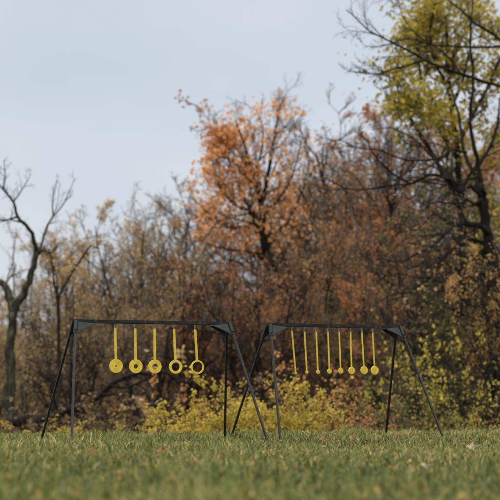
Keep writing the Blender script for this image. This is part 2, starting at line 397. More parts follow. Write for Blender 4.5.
# bare grey tree at the left edge
YB = 32.0
zb = 405+0.9*F_PX/YB
trunk = pixlimb([(16, 455), (11, 428), (11, 380), (12, 330), (16, 308), (26, 288), (33, 268), (37, 252)], YB, (14, 5), k=30, rough=.5)
trunk[1][0][8:] *= 1+np.random.default_rng(3).normal(0, .05, 23)
trunk[1][0][:9] *= np.linspace(1.35, 1, 9)
limbs = [pixlimb([(36, 253), (34, 238), (27, 226), (18, 217), (13, 201), (3, 189), (-4, 180)], YB, (5, 1.0), (0, -1.0), 18),
         pixlimb([(37, 252), (41, 246), (46, 230), (53, 217), (63, 205), (69, 192), (75, 178)], YB, (3.4, .4), (0, 1.2), 18),
         pixlimb([(13, 312), (9, 296), (2, 284), (-8, 278), (-24, 262), (-36, 238)], YB, (10, 2.5), (0, .8), 16),
         pixlimb([(38, 254), (44, 250), (50, 253), (58, 246)], YB, (4, 1.2), (0, -.8), 10),
         pixlimb([(18, 217), (12, 218), (5, 221), (-4, 216)], YB, (2.5, .8), (-.5, -1.6), 10),
         pixlimb([(3, 189), (5, 178), (4, 160)], YB, (1.6, .6), (-1, -1.4), 8),
         pixlimb([(14, 201), (22, 190), (31, 174)], YB, (1.7, .5), (-.6, .6), 8),
         pixlimb([(53, 217), (53, 200), (57, 180)], YB, (1.8, .5), (.3, .9), 8)]
hero('bare_tree', 'bare grey lichened tree with a forked thick trunk left of the ring target frame', 'tree', YB, [trunk], limbs, M['bark_grey'], M['twig'], twl=(5, 5, 3), br_len=.34, seed=21, rmin=.0035, t1=.3, ang=(20, 50))

# its long fallen neighbour: a dark limb lying along the wood's edge
YF = 30.0
fmain = pixlimb([(-30, 432), (0, 424), (30, 419), (52, 417), (64, 411), (84, 405), (98, 396), (112, 384), (124, 378)], YF, (11, 4.5), (0, -.6), 24)
flimbs = [pixlimb([(124, 378), (138, 373), (152, 374), (166, 372), (182, 385), (196, 398), (208, 410)], YF, (4.5, 1.4), (-.6, .4), 16),
          pixlimb([(112, 386), (128, 387), (150, 377), (162, 369), (180, 362)], YF, (3, .9), (-.6, -1.2), 12),
          pixlimb([(62, 412), (57, 402), (60, 385), (59, 350), (58, 300), (57, 286)], YF, (4, 3), (-.2, .6), 18),
          pixlimb([(58, 297), (66, 283), (78, 264), (91, 245)], YF, (3, 1.8), (.4, .9), 12),
          pixlimb([(58, 300), (54, 282), (52, 262), (48, 248)], YF, (2.4, .9), (.6, -.2), 12),
          pixlimb([(100, 394), (118, 395), (140, 402), (160, 400)], YF, (2.6, .8), (-.5, -1.4), 10)]
def few(bt, org, rg):
    p = leaf_spots(bt, .9, .05, rg); return p[wob(p, 1.2, 3.0) > .05]
hero('fallen_tree', 'dark leaning dead limb sprawling low behind the ring target frame legs', 'fallen tree', YF, [fmain], flimbs, M['bark_dark'], M['twig_dark'], M['tan'], few, .11, twl=(5, 4, 3), br_len=.3, seed=22, rmin=.006, t1=.35)

# orange maple in the middle
YM = 47.0
trunk = pixlimb([(277, 445), (273, 400), (271, 340), (270, 300), (267, 262), (263, 232), (261, 208)], YM, (11, 6.5), k=24)
limbs = [pixlimb([(261, 210), (258, 190), (250, 165), (243, 140), (236, 120)], YM, (4.5, 1), (0, -1.2), 16),
         pixlimb([(261, 208), (266, 185), (270, 160), (275, 135), (280, 110), (279, 100)], YM, (5, 1), (0, 1.0), 16),
         pixlimb([(262, 222), (250, 212), (236, 205), (222, 190), (215, 172), (211, 150)], YM, (4, 1), (0, -1.0), 16),
         pixlimb([(264, 238), (252, 228), (236, 226), (220, 222), (200, 205), (190, 197)], YM, (4, .9), (0, 1.4), 16),
         pixlimb([(266, 250), (280, 232), (292, 215), (302, 190), (312, 172)], YM, (4, 1), (0, .8), 16),
         pixlimb([(263, 215), (274, 205), (288, 185), (297, 160), (301, 140)], YM, (3.4, .8), (0, -1.3), 16),
         pixlimb([(268, 262), (250, 252), (232, 250), (214, 246), (200, 240)], YM, (3.2, .8), (0, -1.5), 14),
         pixlimb([(269, 275), (282, 262), (296, 256), (310, 240)], YM, (3, .8), (0, -.9), 14),
         pixlimb([(262, 200), (254, 178), (262, 150), (262, 125), (255, 106)], YM, (3, .7), (0, -.2), 14),
         pixlimb([(250, 165), (240, 158), (228, 148), (218, 132), (214, 118)], YM, (2.2, .7), (-.6, -1.3), 12)]
CL = [(226, 134, 15, 10, 1.2), (213, 147, 12, 9, 1.4), (208, 170, 12, 12, .6), (268, 106, 20, 9, .55), (240, 120, 14, 9, .35), (250, 180, 32, 22, .6), (222, 203, 26, 16, .6), (282, 190, 24, 24, .38),
      (238, 230, 38, 15, .6), (203, 190, 14, 14, .55), (255, 245, 32, 14, .5), (300, 212, 18, 18, .32), (230, 172, 18, 14, .5), (190, 212, 18, 14, .5), (262, 148, 34, 24, .14), (250, 285, 40, 18, .3), (290, 140, 16, 20, .08), (210, 235, 22, 16, .5)]
def maple_leaves(bt, org, rg):
    p = leaf_spots(bt, 6.0, .16, rg); w_ = p+org
    u = 250+F_PX*w_[:, 0]/w_[:, 1]; v = 250+F_PX*PITCH-F_PX*(w_[:, 2]-CAM_H)/w_[:, 1]
    pr = np.full(len(p), .05)
    for cu, cv, ru, rv, k in CL:
        pr = np.maximum(pr, k*np.exp(-(((u-cu)/ru)**2+((v-cv)/rv)**2)*.8))
    pr *= .58*np.clip(.7+.6*wob(p, 2.4, 1.0), .08, 1.4)
    return p[rg.uniform(0, 1, len(p)) < pr]
for (ru0, rv0), (ru1, rv1), wd_, dy_ in [((243, 160), (222, 138), 1.4, -1.0), ((236, 205), (212, 174), 1.8, -1.0), ((262, 215), (300, 200), 2.4, 1.6), ((263, 225), (226, 190), 2.2, 1.8), ((262, 205), (240, 150), 2.2, 1.5), ((262, 200), (292, 140), 2.0, 1.6), ((264, 240), (300, 228), 2.4, -1.6),
        ((266, 255), (226, 265), 2.2, 1.4), ((261, 195), (248, 118), 1.8, -1.2), ((266, 185), (285, 125), 1.6, -1.8), ((263, 228), (196, 222), 2.4, -1.8), ((258, 190), (218, 165), 2.0, -1.9)]:
    limbs.append(pixlimb([(ru0, rv0), ((ru0*2+ru1)/3, (rv0*2+rv1)/3-6), ((ru0+ru1*2)/3, (rv0+rv1*2)/3-7), (ru1, rv1)], YM, (wd_, .5), (0, dy_), 12))
hero('orange_maple', 'tall maple holding bright orange leaves on thin upper branches in the middle of the wood', 'tree', YM, [trunk], limbs, M['bark_dark'], M['twig'], M['orange'], maple_leaves, .15, twl=(9, 6, 4), br_len=.40, seed=23)

# big dark tree at the right edge with long limbs reaching left
YR = 29.0
trunk = pixlimb([(496, 470), (496, 420), (497, 340), (494, 275), (489, 240), (484, 205), (480, 185)], YR, (14, 9), k=26)
trunk2 = pixlimb([(480, 187), (473, 172), (464, 150), (459, 118), (452, 90)], YR, (5, 2), (0, .8), 16)
trunk3 = pixlimb([(481, 187), (478, 165), (473, 140), (470, 112), (474, 80), (470, 40), (474, -10)], YR, (5, 1.4), (0, -.6), 18)
limbs = [pixlimb([(486, 200), (472, 187), (458, 191), (447, 179), (430, 175), (410, 184), (388, 186), (360, 190), (340, 186), (322, 176)], YR, (4.6, .8), (0, -1.6), 24),
         pixlimb([(455, 190), (449, 182), (438, 165), (426, 150), (416, 140), (402, 132), (388, 128), (372, 130)], YR, (3.6, .8), (-.4, 1.4), 20),
         pixlimb([(492, 238), (480, 226), (466, 224), (450, 229), (436, 243), (420, 252), (400, 262), (380, 258)], YR, (5.5, 1), (0, -1.8), 20),
         pixlimb([(493, 250), (476, 240), (458, 246), (440, 262), (424, 282), (404, 296), (388, 300)], YR, (4.5, .9), (0, 1.2), 20),
         pixlimb([(520, 96), (500, 86), (478, 80), (461, 74), (440, 67), (425, 60), (408, 50), (395, 44), (380, 36), (368, 30), (353, 15), (346, 10)], YR, (3.8, .7), (-1, -2.6), 26),
         pixlimb([(461, 74), (449, 58), (436, 47), (422, 39), (410, 27), (402, 14), (398, -2)], YR, (2.2, .6), (-1.8, -1.2), 18),
         pixlimb([(425, 60), (405, 66), (390, 70), (378, 74), (362, 73), (348, 71)], YR, (2.4, .7), (-2, -2.6), 14),
         pixlimb([(520, 44), (500, 47), (470, 47), (445, 46), (431, 45), (410, 39), (398, 41), (380, 47), (366, 46)], YR, (2.8, .6), (-.5, -1.5), 20),
         pixlimb([(520, 58), (500, 39), (488, 31), (476, 24), (462, 11), (449, 0), (440, -12)], YR, (3, 1.2), (-.8, -1.2), 16),
         pixlimb([(410, 184), (396, 176), (384, 165), (374, 155), (366, 140), (356, 132)], YR, (2.2, .7), (-1, -2), 14),
         pixlimb([(466, 152), (452, 150), (440, 158), (424, 160), (404, 160), (380, 150), (358, 148), (340, 140)], YR, (3.4, .7), (.4, -1.2), 20),
         pixlimb([(500, 330), (484, 318), (466, 316), (450, 308), (430, 305), (410, 312)], YR, (5, 1), (0, -1.4), 18),
         pixlimb([(476, 170), (488, 150), (497, 128), (500, 100), (510, 70)], YR, (4, 1.2), (0, .6), 16),
         pixlimb([(482, 250), (470, 262), (460, 282), (448, 300), (440, 326)], YR, (3, .8), (0, -1), 14)]
rgl = np.random.default_rng(88)
for k in range(16):
    v0 = 175+k*11; u0 = 481+min(14, (v0-175)*.12); ln_ = rgl.uniform(50, 125); rise = rgl.uniform(-34, 22)
    pl = [(u0, v0)]
    for q in range(1, 7):
        f_ = q/6; pl.append((u0-ln_*f_, v0+rise*math.sin(f_*2.4)+f_*f_*rgl.uniform(0, 26)+rgl.normal(0, 4)))
    limbs.append(pixlimb(pl, YR, (rgl.uniform(2, 3.6), .5), (0, rgl.uniform(-2.5, 2.5)), 20, rough=.9))
def right_leaves(bt, org, rg):
    p = leaf_spots(bt, .35, .05, rg); return p[(wob(p, 1.0, 5.0) > .25) & (p[:, 2] < 5.2)]
hero('limb_tree', 'large dark tree at the right edge with long crooked limbs reaching over the wood', 'tree', YR, [trunk, trunk2, trunk3], limbs, M['bark_dark'], M['twig_dark'], M['umber'], right_leaves, .09, twl=(9, 6, 4), br_len=.27, seed=24, rmin=.0048, t1=.12)

# yellow-green crown behind those limbs
YY = 35.0
trunk = pixlimb([(470, 450), (466, 380), (464, 300), (462, 220), (458, 160), (452, 110), (448, 60), (446, 15)], YY, (10, 3), k=26)
limbs = [pixlimb([(462, 210), (448, 180), (430, 150), (412, 120), (400, 95), (394, 75)], YY, (6, 1.2), (0, -1.4), 16),
         pixlimb([(458, 160), (440, 130), (424, 95), (418, 60), (416, 25), (420, 2)], YY, (5, 1.2), (0, .8), 16),
         pixlimb([(456, 150), (470, 120), (486, 90), (500, 60), (512, 40)], YY, (5, 1.2), (0, -.8), 16),
         pixlimb([(452, 110), (462, 80), (470, 45), (472, 10), (476, -20)], YY, (4, 1), (0, 1.2), 16),
         pixlimb([(450, 90), (436, 65), (430, 35), (436, 0), (440, -20)], YY, (3.5, 1), (0, -1.4), 16),
         pixlimb([(461, 190), (480, 160), (500, 140), (520, 130)], YY, (4, 1), (0, 1), 14),
         pixlimb([(456, 140), (434, 122), (412, 112), (394, 106)], YY, (3.5, .9), (0, -2), 14),
         pixlimb([(450, 80), (440, 60), (420, 45), (404, 38)], YY, (3, .9), (0, 2), 14)]
CY = [(430, 28, 42, 30, 1.1), (405, 62, 26, 24, .95), (440, 65, 40, 30, 1.0), (478, 20, 40, 30, 1.0), (490, 75, 34, 30, .9), (412, 98, 26, 18, .9), (445, 110, 36, 24, .8), (465, 138, 40, 24, .6), (420, 134, 24, 15, .6), (440, -5, 44, 20, 1.0), (488, 130, 26, 28, .6)]
def lime_leaves(bt, org, rg):
    p = leaf_spots(bt, 10.0, .16, rg); w_ = p+org
    u = 250+F_PX*w_[:, 0]/w_[:, 1]; v = 250+F_PX*PITCH-F_PX*(w_[:, 2]-CAM_H)/w_[:, 1]
    pr = np.full(len(p), .012)
    for cu, cv, ru, rv, k in CY:
        pr = np.maximum(pr, k*np.exp(-(((u-cu)/ru)**2+((v-cv)/rv)**2)*.8))
    pr *= .8*np.clip(.7+.6*wob(p, 2.8, 2.0), .08, 1.4)
    return p[rg.uniform(0, 1, len(p)) < pr]
hero('yellow_crowned_tree', 'tree with a yellow green crown rising behind the long dark limbs at the right', 'tree', YY, [trunk], limbs, M['bark_dark'], M['twig_dark'], M['lime'], lime_leaves, .125, twl=(10, 6, 4), br_len=.34, seed=25)

# ------------------------------------------------------------------ the wood: rows of trees, each with its own label
GB = 'tan trees of the wood at the left'; GR = 'russet trees of the wood'; GD = 'dark trees at the right of the wood'; GO = 'trees outside the picture'
# (u, v_top, Y, prototype, leaves, wide, bark, label)
rows = [
 (34, 270, 52, 'spindly_a', 'tan', 1.0, 'pale brown thicket tree with several stems just right of the bare grey trunk'),
 (2, 285, 46, 'full_b', 'tan', 1.0, 'short full brown tree behind the bare grey trunk at the left edge'),
 (84, 250, 50, 'spindly_b', 'amber', 1.0, 'amber flecked slender tree above the left end of the ring target frame'),
 (108, 236, 56, 'upright_a', 'tan', 1.0, 'dull tan tree rising over the nearly solid ring target'),
 (130, 208, 58, 'bare_b', 'tan', 1.0, 'nearly leafless pale tree where the skyline starts to climb'),
 (146, 206, 50, 'spindly_a', 'tan', .95, 'many stemmed tan tree above the middle of the ring target frame'),
 (172, 178, 57, 'bare_a', 'amber', 1.0, 'almost bare twiggy tree left of the orange maple, its tip against the sky'),
 (178, 215, 46, 'upright_b', 'amber', .95, 'amber brown tree below the bare tip left of the orange maple'),
 (200, 188, 52, 'spindly_b', 'tan', 1.0, 'brown slender tree touching the left side of the orange maple'),
 (214, 270, 43, 'full_a', 'russet', .8, 'low rust brown tree under the left boughs of the orange maple'),
 (300, 172, 55, 'upright_a', 'amber', .9, 'amber leaved tree touching the right side of the orange maple'),
 (322, 158, 52, 'spindly_a', 'tan', 1.0, 'twiggy tan tree with several dark stems above the paddle target frame'),
 (336, 215, 44, 'spindly_a', 'russet', .9, 'russet tree over the middle of the paddle target frame'),
 (352, 145, 56, 'bare_a', 'russet', 1.0, 'tall leaf shedding tree with its bare top left of the yellow green crown'),
 (372, 118, 54, 'upright_b', 'russet', .9, 'pinkish brown tree with leaves thinning below the topmost dark limb'),
 (392, 165, 47, 'spindly_b', 'russet', 1.0, 'russet slender tree behind the middle long dark limb'),
 (408, 132, 58, 'upright_a', 'amber', .9, 'amber tree filling in below the yellow green crown'),
 (428, 215, 43, 'upright_b', 'olive', .9, 'olive brown tree crowded beneath the long limbs at the right'),
 (452, 160, 52, 'upright_a', 'russet', 1.0, 'rusty tree seen between the forked trunks at the right'),
 (484, 130, 50, 'upright_b', 'amber', 1.0, 'amber brown tree behind the big dark trunk at the right edge'),
 (505, 180, 42, 'full_b', 'olive', 1.0, 'dark olive tree cut off by the right edge of the picture'),
 (238, 268, 39, 'bare_b', 'russet', .8, 'slender dark stemmed tree with few leaves in the gap between the frames'),
 (288, 235, 42, 'bare_b', 'russet', .8, 'dark stemmed tree right of the maple trunk above the left bracket of the paddle frame'),
 (318, 215, 40, 'bare_b', 'amber', .7, 'dark stemmed open tree above the thin paddle targets'),
 (346, 200, 41, 'spindly_b', 'russet', .8, 'slender russet tree with dark stems above the larger paddle targets'),
 (368, 175, 44, 'bare_b', 'russet', .8, 'open dark tree with crossing stems above the right bracket of the paddle frame'),
 (400, 215, 38, 'spindly_b', 'amber', .8, 'tangled amber leaved tree under the long limb right of the paddle frame'),
 (432, 230, 36, 'bare_a', 'amber', .8, 'leafless tree tangled with the low drooping limb at the right'),
 (160, 232, 44, 'bare_b', 'tan', .8, 'thin leafless tree above the ring target with the wide hole'),
 (112, 252, 46, 'bare_b', 'tan', .8, 'thin leafless many stemmed tree above the nearly solid ring target'),
 (258, 250, 36, 'bare_c', 'russet', .8, 'dark crooked tree in front of the foot of the orange maple'),
 (385, 225, 35, 'spindly_a', 'russet', .8, 'russet slender several stemmed tree just above the right bracket of the paddle frame'),
 (455, 215, 33, 'bare_c', 'umber', .8, 'dark crooked leafless tree left of the big trunk, under its forks'),
 (72, 290, 38, 'bare_c', 'tan', .8, 'low crooked leafless tree over the left end of the ring target frame'),
 (196, 250, 38, 'bare_c', 'russet', .8, 'dark crooked tree above the right bracket of the ring target frame'),
 (142, 268, 37, 'bare_b', 'amber', .8, 'dark stems of a leafless tree right above the middle ring target'),
 (46, 282, 49, 'upright_b', 'tan', .8, 'pale tan tree between the bare grey tree and the slim forked dead stem'),
 (12, 300, 50, 'upright_a', 'tan', .8, 'pale tan tree directly behind the fork of the bare grey tree'),
 (310, 152, 53, 'bare_b', 'amber', .9, 'twiggy half bare tree right beside the orange maple crown'),
 (332, 138, 49, 'bare_b', 'russet', 1.0, 'twiggy half bare tree with russet flecks high over the paddle target frame'),
 (388, 112, 51, 'bare_a', 'amber', 1.1, 'tall half bare tree directly left of the yellow green crown'),
 (376, 92, 48, 'bare_b', 'russet', 1.0, 'highest half bare twiggy tree, touching the left edge of the yellow green crown'),
 (502, 214, 26, 'spindly_b', 'amber', .9, 'gold brown slender tree standing in front of the big dark trunk'),
 (494, 130, 33, 'upright_b', 'lime', .8, 'yellow green tree behind the big dark trunk at the right edge'),
 # lower storey
 (24, 325, 40, 'full_a', 'tan', 1.0, 'low tan tree between the bare grey trunk and the ring target frame'),
 (62, 306, 43, 'full_b', 'umber', .9, 'low umber tree behind the left legs of the ring target frame'),
 (100, 300, 42, 'full_a', 'tan', 1.0, 'rounded tan tree behind the left end of the ring target beam'),
 (128, 312, 40, 'full_b', 'umber', .9, 'dull brown tree behind the second and third ring targets'),
 (160, 296, 42, 'full_b', 'umber', .9, 'low umber tree behind the middle ring targets'),
 (190, 312, 38, 'full_a', 'russet', .9, 'low russet tree behind the thin ring target'),
 (240, 300, 41, 'full_b', 'russet', .9, 'low russet tree seen in the gap between the two frames'),
 (268, 310, 37, 'full_a', 'umber', .9, 'low dark brown tree behind the left legs of the paddle target frame'),
 (300, 300, 40, 'full_b', 'russet', .9, 'low russet tree behind the thinnest paddle targets'),
 (326, 308, 37, 'full_a', 'umber', .8, 'low umber tree behind the middle paddle targets'),
 (356, 296, 41, 'full_b', 'umber', .9, 'low umber tree behind the larger paddle targets'),
 (384, 310, 36, 'full_a', 'umber', .9, 'low dark brown tree behind the right bracket of the paddle target frame'),
 (412, 292, 34, 'full_b', 'umber', .9, 'low umber tree right of the paddle target frame, under the drooping limb'),
 (448, 290, 27, 'full_a', 'olive', .9, 'low olive tree left of the big trunk at the right edge'),
 (486, 268, 27, 'full_b', 'umber', .9, 'low dark tree hiding the foot of the big trunk at the right edge'),
]
for (u, v, Y_, key, lf, wd, lab) in rows:
    grp = GB if u < 205 else (GR if u < 400 else GD)
    dark = u > 205 or key.startswith('full')
    tree(u, v, Y_, key, lf, lab, grp, wide=wd, bark='bark_dark' if dark or key.startswith('bare') else 'bark_brown', twig='twig_dark' if (u > 440 and Y_ < 40) or key == 'bare_c' else 'twig')
for (u, v, Y_, key, lf) in [(-40, 270, 45, 'full_b', 'tan'), (-85, 280, 50, 'upright_a', 'amber'), (-130, 270, 44, 'full_a', 'tan'), (545, 120, 46, 'full_a', 'umber'), (590, 130, 50, 'upright_b', 'russet'), (630, 140, 44, 'full_b', 'umber')]:
    tree(u, v, Y_, key, lf, 'autumn tree of the same wood growing beyond the edge of the picture', GO)

# far wood behind everything: one mass
rg = np.random.default_rng(77)
n = 60000
fx = rg.uniform(-34, 34, n); fy = rg.uniform(58, 74, n)
hmax = 3.6+1.6*smooth(-6, 8, fx)+1.2*np.sin(fx*.9)+.8*np.sin(fx*2.3+1)
fz = ground_z(fx, fy)+hmax*rg.uniform(0, 1, n)**1.15
pos = np.stack([fx, fy, fz], 1)
v, f, tn = leaves(pos, .26, rg, ph=9.0, clump=1.4)
fw = link('far_woods', np_mesh('far_woods', v, [f], tn), M['umber'])
ns = 260
st = np.stack([rg.uniform(-34, 34, ns), rg.uniform(56, 72, ns), np.zeros(ns)], 1); st[:, 2] = ground_z(st[:, 0], st[:, 1])-.2
P, R = grow(st, np.concatenate([rg.normal(0, .12, (ns, 2)), np.ones((ns, 1))], 1), rg.uniform(5, 9, ns), rg.uniform(.05, .13, ns), 8, .08, .03, .15, rg)
a, b, c, q_ = sprout(P, R, 12, .2, 1, (25, 60), .25, .5, rg); P2, R2 = grow(a, b, c, np.maximum(q_, .012), 4, .15, .08, .3, rg)
v, qd = tubes([(P, R, 5), (P2, R2, 3)]); ft = link('far_tree_stems', np_mesh('far_tree_stems', v, [qd]), M['bark_brown'])
for o, lab, c_ in ((fw, 'brown leaves of the far wood behind all the trees', 'woods'), (ft, 'tangled thin stems of the far wood behind all the trees', 'woods')):
    o['kind'] = 'stuff'; o['label'] = lab; o['category'] = c_

# ------------------------------------------------------------------ shrubs along the wood's edge
SHR = {}
def make_shrub(key, seed, H=2.0, stems=10, spread=.9, per_leaf=6.0, keep=-.3, leaf=.075, arch=.25, twl=(6, 4)):
    rg = np.random.default_rng(seed)
    st = np.concatenate([rg.normal(0, .10, (stems, 2)), np.full((stems, 1), -.06)], 1)
    d = np.concatenate([rg.normal(0, spread*.55, (stems, 2)), np.ones((stems, 1))], 1)
    P0, R0 = grow(st, d, H*rg.uniform(.6, 1.08, stems), np.full(stems, .014)*rg.uniform(.6, 1.2, stems), 8, .10, -.02, .25, rg)
    a, b, c, r = sprout(P0, R0, twl[0], .15, .98, (30, 70), .36, .6, rg); P1, R1 = grow(a, b, c, np.maximum(r, .004), 5, .15, .02, .3, rg)
    a, b, c, r = sprout(P1, R1, twl[1], .15, 1, (25, 65), .5, .7, rg); P2, R2 = grow(a, b, c, np.clip(r, .0025, .005), 3, .2, 0, .5, rg)
    v, qd = tubes([(P0, R0, 6), (P1, R1, 4), (P2, R2, 3)]); sm = np_mesh(key+'_stems', v, [qd], smooth_shade=True); sm.materials.append(M['twig_dark'])
    pos = leaf_spots([(P1, R1, 3), (P2, R2, 3), (P2, R2, 3)], per_leaf, .03, rg)
    pos = pos[wob(pos, 2.6, seed)+rg.normal(0, .3, len(pos)) > keep]
    v, f, tn = leaves(pos, leaf, rg, ph=seed, droop=.5, clump=.6); lm = np_mesh(key+'_leaves', v, [f], tn); lm.materials.append(M['yellow'])
    SHR[key] = (sm, lm, P0[..., 2].max())
make_shrub('shrub_a', 31, stems=18, spread=1.2, per_leaf=4.6, keep=-.15, leaf=.085, twl=(7, 5))
make_shrub('shrub_b', 32, stems=16, spread=.95, per_leaf=4.6, keep=-.12, leaf=.082, twl=(7, 5))
make_shrub('shrub_c', 33, stems=9, spread=.7, per_leaf=2.0, keep=.15, leaf=.066)
make_shrub('shrub_d', 34, stems=12, spread=1.0, per_leaf=2.2, keep=0.05, leaf=.068)

def shrub(u, v, Y, key, lf, label, group, wide=1.0, name='shrub', cat='shrub'):
    top = at(u, v, Y); z0 = float(ground_z(top[0], Y)); sm, lm, ht = SHR[key]; s = (top[2]-z0)/ht
    r = thing(name, label, cat, (top[0], Y, z0), rng.uniform(0, 6.28), group); r.scale = (s*wide, s*wide, s)
    link('stems', sm, None, r); over(link('foliage', lm, None, r), M[lf])
    return r
GY = 'yellow shrubs at the wood edge'; GK = 'brown thicket shrubs at the wood edge'
sh = [
 (212, 388, 18, 'shrub_a', 'yellow', 1.0, 'bright yellow bush between the legs at the right end of the ring target frame', GY),
 (182, 410, 17.5, 'shrub_b', 'yellow', 1.1, 'small yellow bush under the thin ring target', GY),
 (244, 378, 19, 'shrub_b', 'yellow', 1.2, 'tallest yellow bush filling the gap between the two frames', GY),
 (280, 384, 18.5, 'shrub_a', 'yellow', .95, 'yellow green bush behind the left legs of the paddle target frame', GY),
 (264, 384, 18.2, 'shrub_b', 'yellow', 1.1, 'yellow bush just left of the front left leg of the paddle target frame', GY),
 (228, 396, 17.6, 'shrub_a', 'yellow', 1.0, 'yellow bush beside the right rear leg of the ring target frame', GY),
 (302, 398, 18, 'shrub_a', 'lime', .8, 'yellow green bush at the right end of the row of yellow bushes', GY),
 (64, 420, 20, 'shrub_a', 'yellow', 1.3, 'low yellow bush at the left foot of the ring target frame', GY),
 (20, 424, 20, 'shrub_b', 'yellow', 1.3, 'low yellow bush left of the ring target frame by the bare tree', GY),
 (96, 414, 23, 'shrub_c', 'yellow', 1.3, 'thin yellow sprig bush just right of the left legs of the ring target frame', GY),
 (138, 412, 21, 'shrub_c', 'bramble', 1.1, 'sparse yellow bush under the second ring target', GY),
 (408, 330, 24, 'shrub_c', 'bramble', .8, 'tall yellow green bush just right of the paddle target frame bracket', GY),
 (424, 348, 23, 'shrub_d', 'bramble', .8, 'leafy yellow green bush behind the right front leg of the paddle target frame', GY),
 (460, 312, 25, 'shrub_c', 'bramble', .8, 'tall sparse bush with scattered yellow leaves before the big dark trunk', GY),
 (488, 345, 23, 'shrub_c', 'bramble', .8, 'yellow leaved bush at the right edge of the picture', GY),
 (404, 375, 22, 'shrub_d', 'olive', 1.0, 'olive bush inside the right legs of the paddle target frame', GK),
 (470, 400, 21, 'shrub_d', 'bramble', 1.0, 'low yellow green bush at the foot of the big dark trunk', GY),
 (372, 345, 25, 'shrub_c', 'bramble', .9, 'thin yellow green bush behind the largest paddle target', GY),
 (494, 415, 20, 'shrub_d', 'amber', 1.0, 'low amber bush at the right edge near the grass', GK),
 (348, 385, 24, 'shrub_d', 'amber', 1.0, 'amber bush under the larger paddle targets', GK),
 (326, 395, 26, 'shrub_c', 'umber', 1.2, 'dark bush under the middle paddle targets', GK),
 (366, 400, 21, 'shrub_d', 'russet', 1.0, 'low russet bush left of the right rear leg of the paddle target frame', GK),
 (388, 408, 22, 'shrub_a', 'umber', 1.0, 'low dark bush at the right rear foot of the paddle target frame', GK),
 (438, 408, 22, 'shrub_a', 'olive', 1.0, 'low olive bush right of the right front foot of the paddle target frame', GK),
 (150, 392, 27, 'shrub_d', 'umber', 1.2, 'umber bush below the middle ring target', GK),
 (120, 400, 26, 'shrub_d', 'umber', 1.2, 'dark bush below the second ring target', GK),
 (84, 398, 28, 'shrub_d', 'umber', 1.2, 'dark brown bush by the sprawling dead limb', GK),
 (42, 402, 27, 'shrub_d', 'umber', 1.2, 'brown bush between the bare trunk and the left rear leg of the ring target frame', GK),
 (4, 408, 26, 'shrub_d', 'umber', 1.2, 'brown bush at the left edge by the foot of the bare trunk', GK),
 (268, 370, 27, 'shrub_d', 'umber', 1.2, 'dark bush rising behind the yellow bushes between the frames', GK),
 (310, 360, 28, 'shrub_d', 'russet', 1.1, 'russet bush behind the row of yellow bushes at its right end', GK),
 (196, 372, 28, 'shrub_d', 'russet', 1.1, 'russet bush right of the sprawling limb under the thin ring target', GK),
]
for (u, v, Y_, key, lf, wd, lab, grp) in sh:
    shrub(u, v, Y_, key, lf, lab, grp, wd)

# ------------------------------------------------------------------ grass
rg = np.random.default_rng(5)
n = 380000
y = 1.6+(15.0-1.6)*rg.uniform(0, 1, n)**.8
x = rg.uniform(-1, 1, n)*(.175*y+1.1)
feet = [(-1.2, 9.32), (-.98, 8.6), (-.3, 9.8), (.15, 9.1), (-.15, 9.95), (.2, 9.2), (.9, 10.45), (1.24, 9.76)]
nc = 420; cy_ = 3+10*rg.uniform(0, 1, nc)**.7; cx_ = rg.uniform(-1, 1, nc)*(.17*cy_+.8)
for (fx_, fy_) in feet: cx_ = np.append(cx_, fx_+rg.normal(0, .05, 3)); cy_ = np.append(cy_, fy_+rg.normal(0, .05, 3))
k_ = 26; ntf = len(cx_)*k_
x[:ntf] = np.repeat(cx_, k_)+rg.normal(0, .022, ntf); y[:ntf] = np.repeat(cy_, k_)+rg.normal(0, .022, ntf)
pz = np.stack([x, y, np.zeros(n)], 1)
pat = wob(pz, 1.5, .4)*.5+wob(pz, 4.3, 2.0)*.5
tuft = wob(pz, 9.0, 1.0)
h = (.033+.018*tuft+.015*pat)*rg.uniform(.6, 1.5, n); h = np.clip(h, .018, .1)
h[:ntf] *= np.repeat(rg.uniform(1.0, 1.8, len(cx_)), k_)
tall = rg.uniform(0, 1, n) < .02; h[tall] *= rg.uniform(1.3, 1.8, tall.sum())
wdt = rg.uniform(.0016, .0036, n)*np.where(y < 4, .8, 1)
az = rg.uniform(0, 2*np.pi, n); lean = rg.uniform(.15, 1.1, n)*h
dr = np.stack([np.cos(az), np.sin(az), np.zeros(n)], 1); sd = np.stack([-np.sin(az), np.cos(az), np.zeros(n)], 1)
b0 = np.stack([x, y, ground_z(x, y)-.004], 1); up = np.array([0, 0, 1.])
mid = b0+up*(h*.6)[:, None]+dr*(lean*.3)[:, None]; tip = b0+up*h[:, None]*(1-.25*rg.uniform(0, 1, n))[:, None]+dr*lean[:, None]
s_ = sd*wdt[:, None]
V = np.stack([b0-s_, b0+s_, mid+s_*.8, mid-s_*.8, tip], 1).reshape(-1, 3)
i = np.arange(n)[:, None]*5
qs = i+np.array([[0, 1, 2, 3]]); ts = i+np.array([[3, 2, 4]])
tone = np.clip(.42+.17*pat+.25*rg.normal(0, 1, n)+np.where(rg.uniform(0, 1, n) < .10, .35, 0)+.10*wob(pz, .7, 5.0), 0, 1)
gr = link('grass', np_mesh('grass', V, [qs, ts], np.concatenate([tone, tone])), M['grass'])
gr['kind'] = 'stuff'; gr['label'] = 'rough green and straw meadow grass around the two frames'; gr['category'] = 'grass'

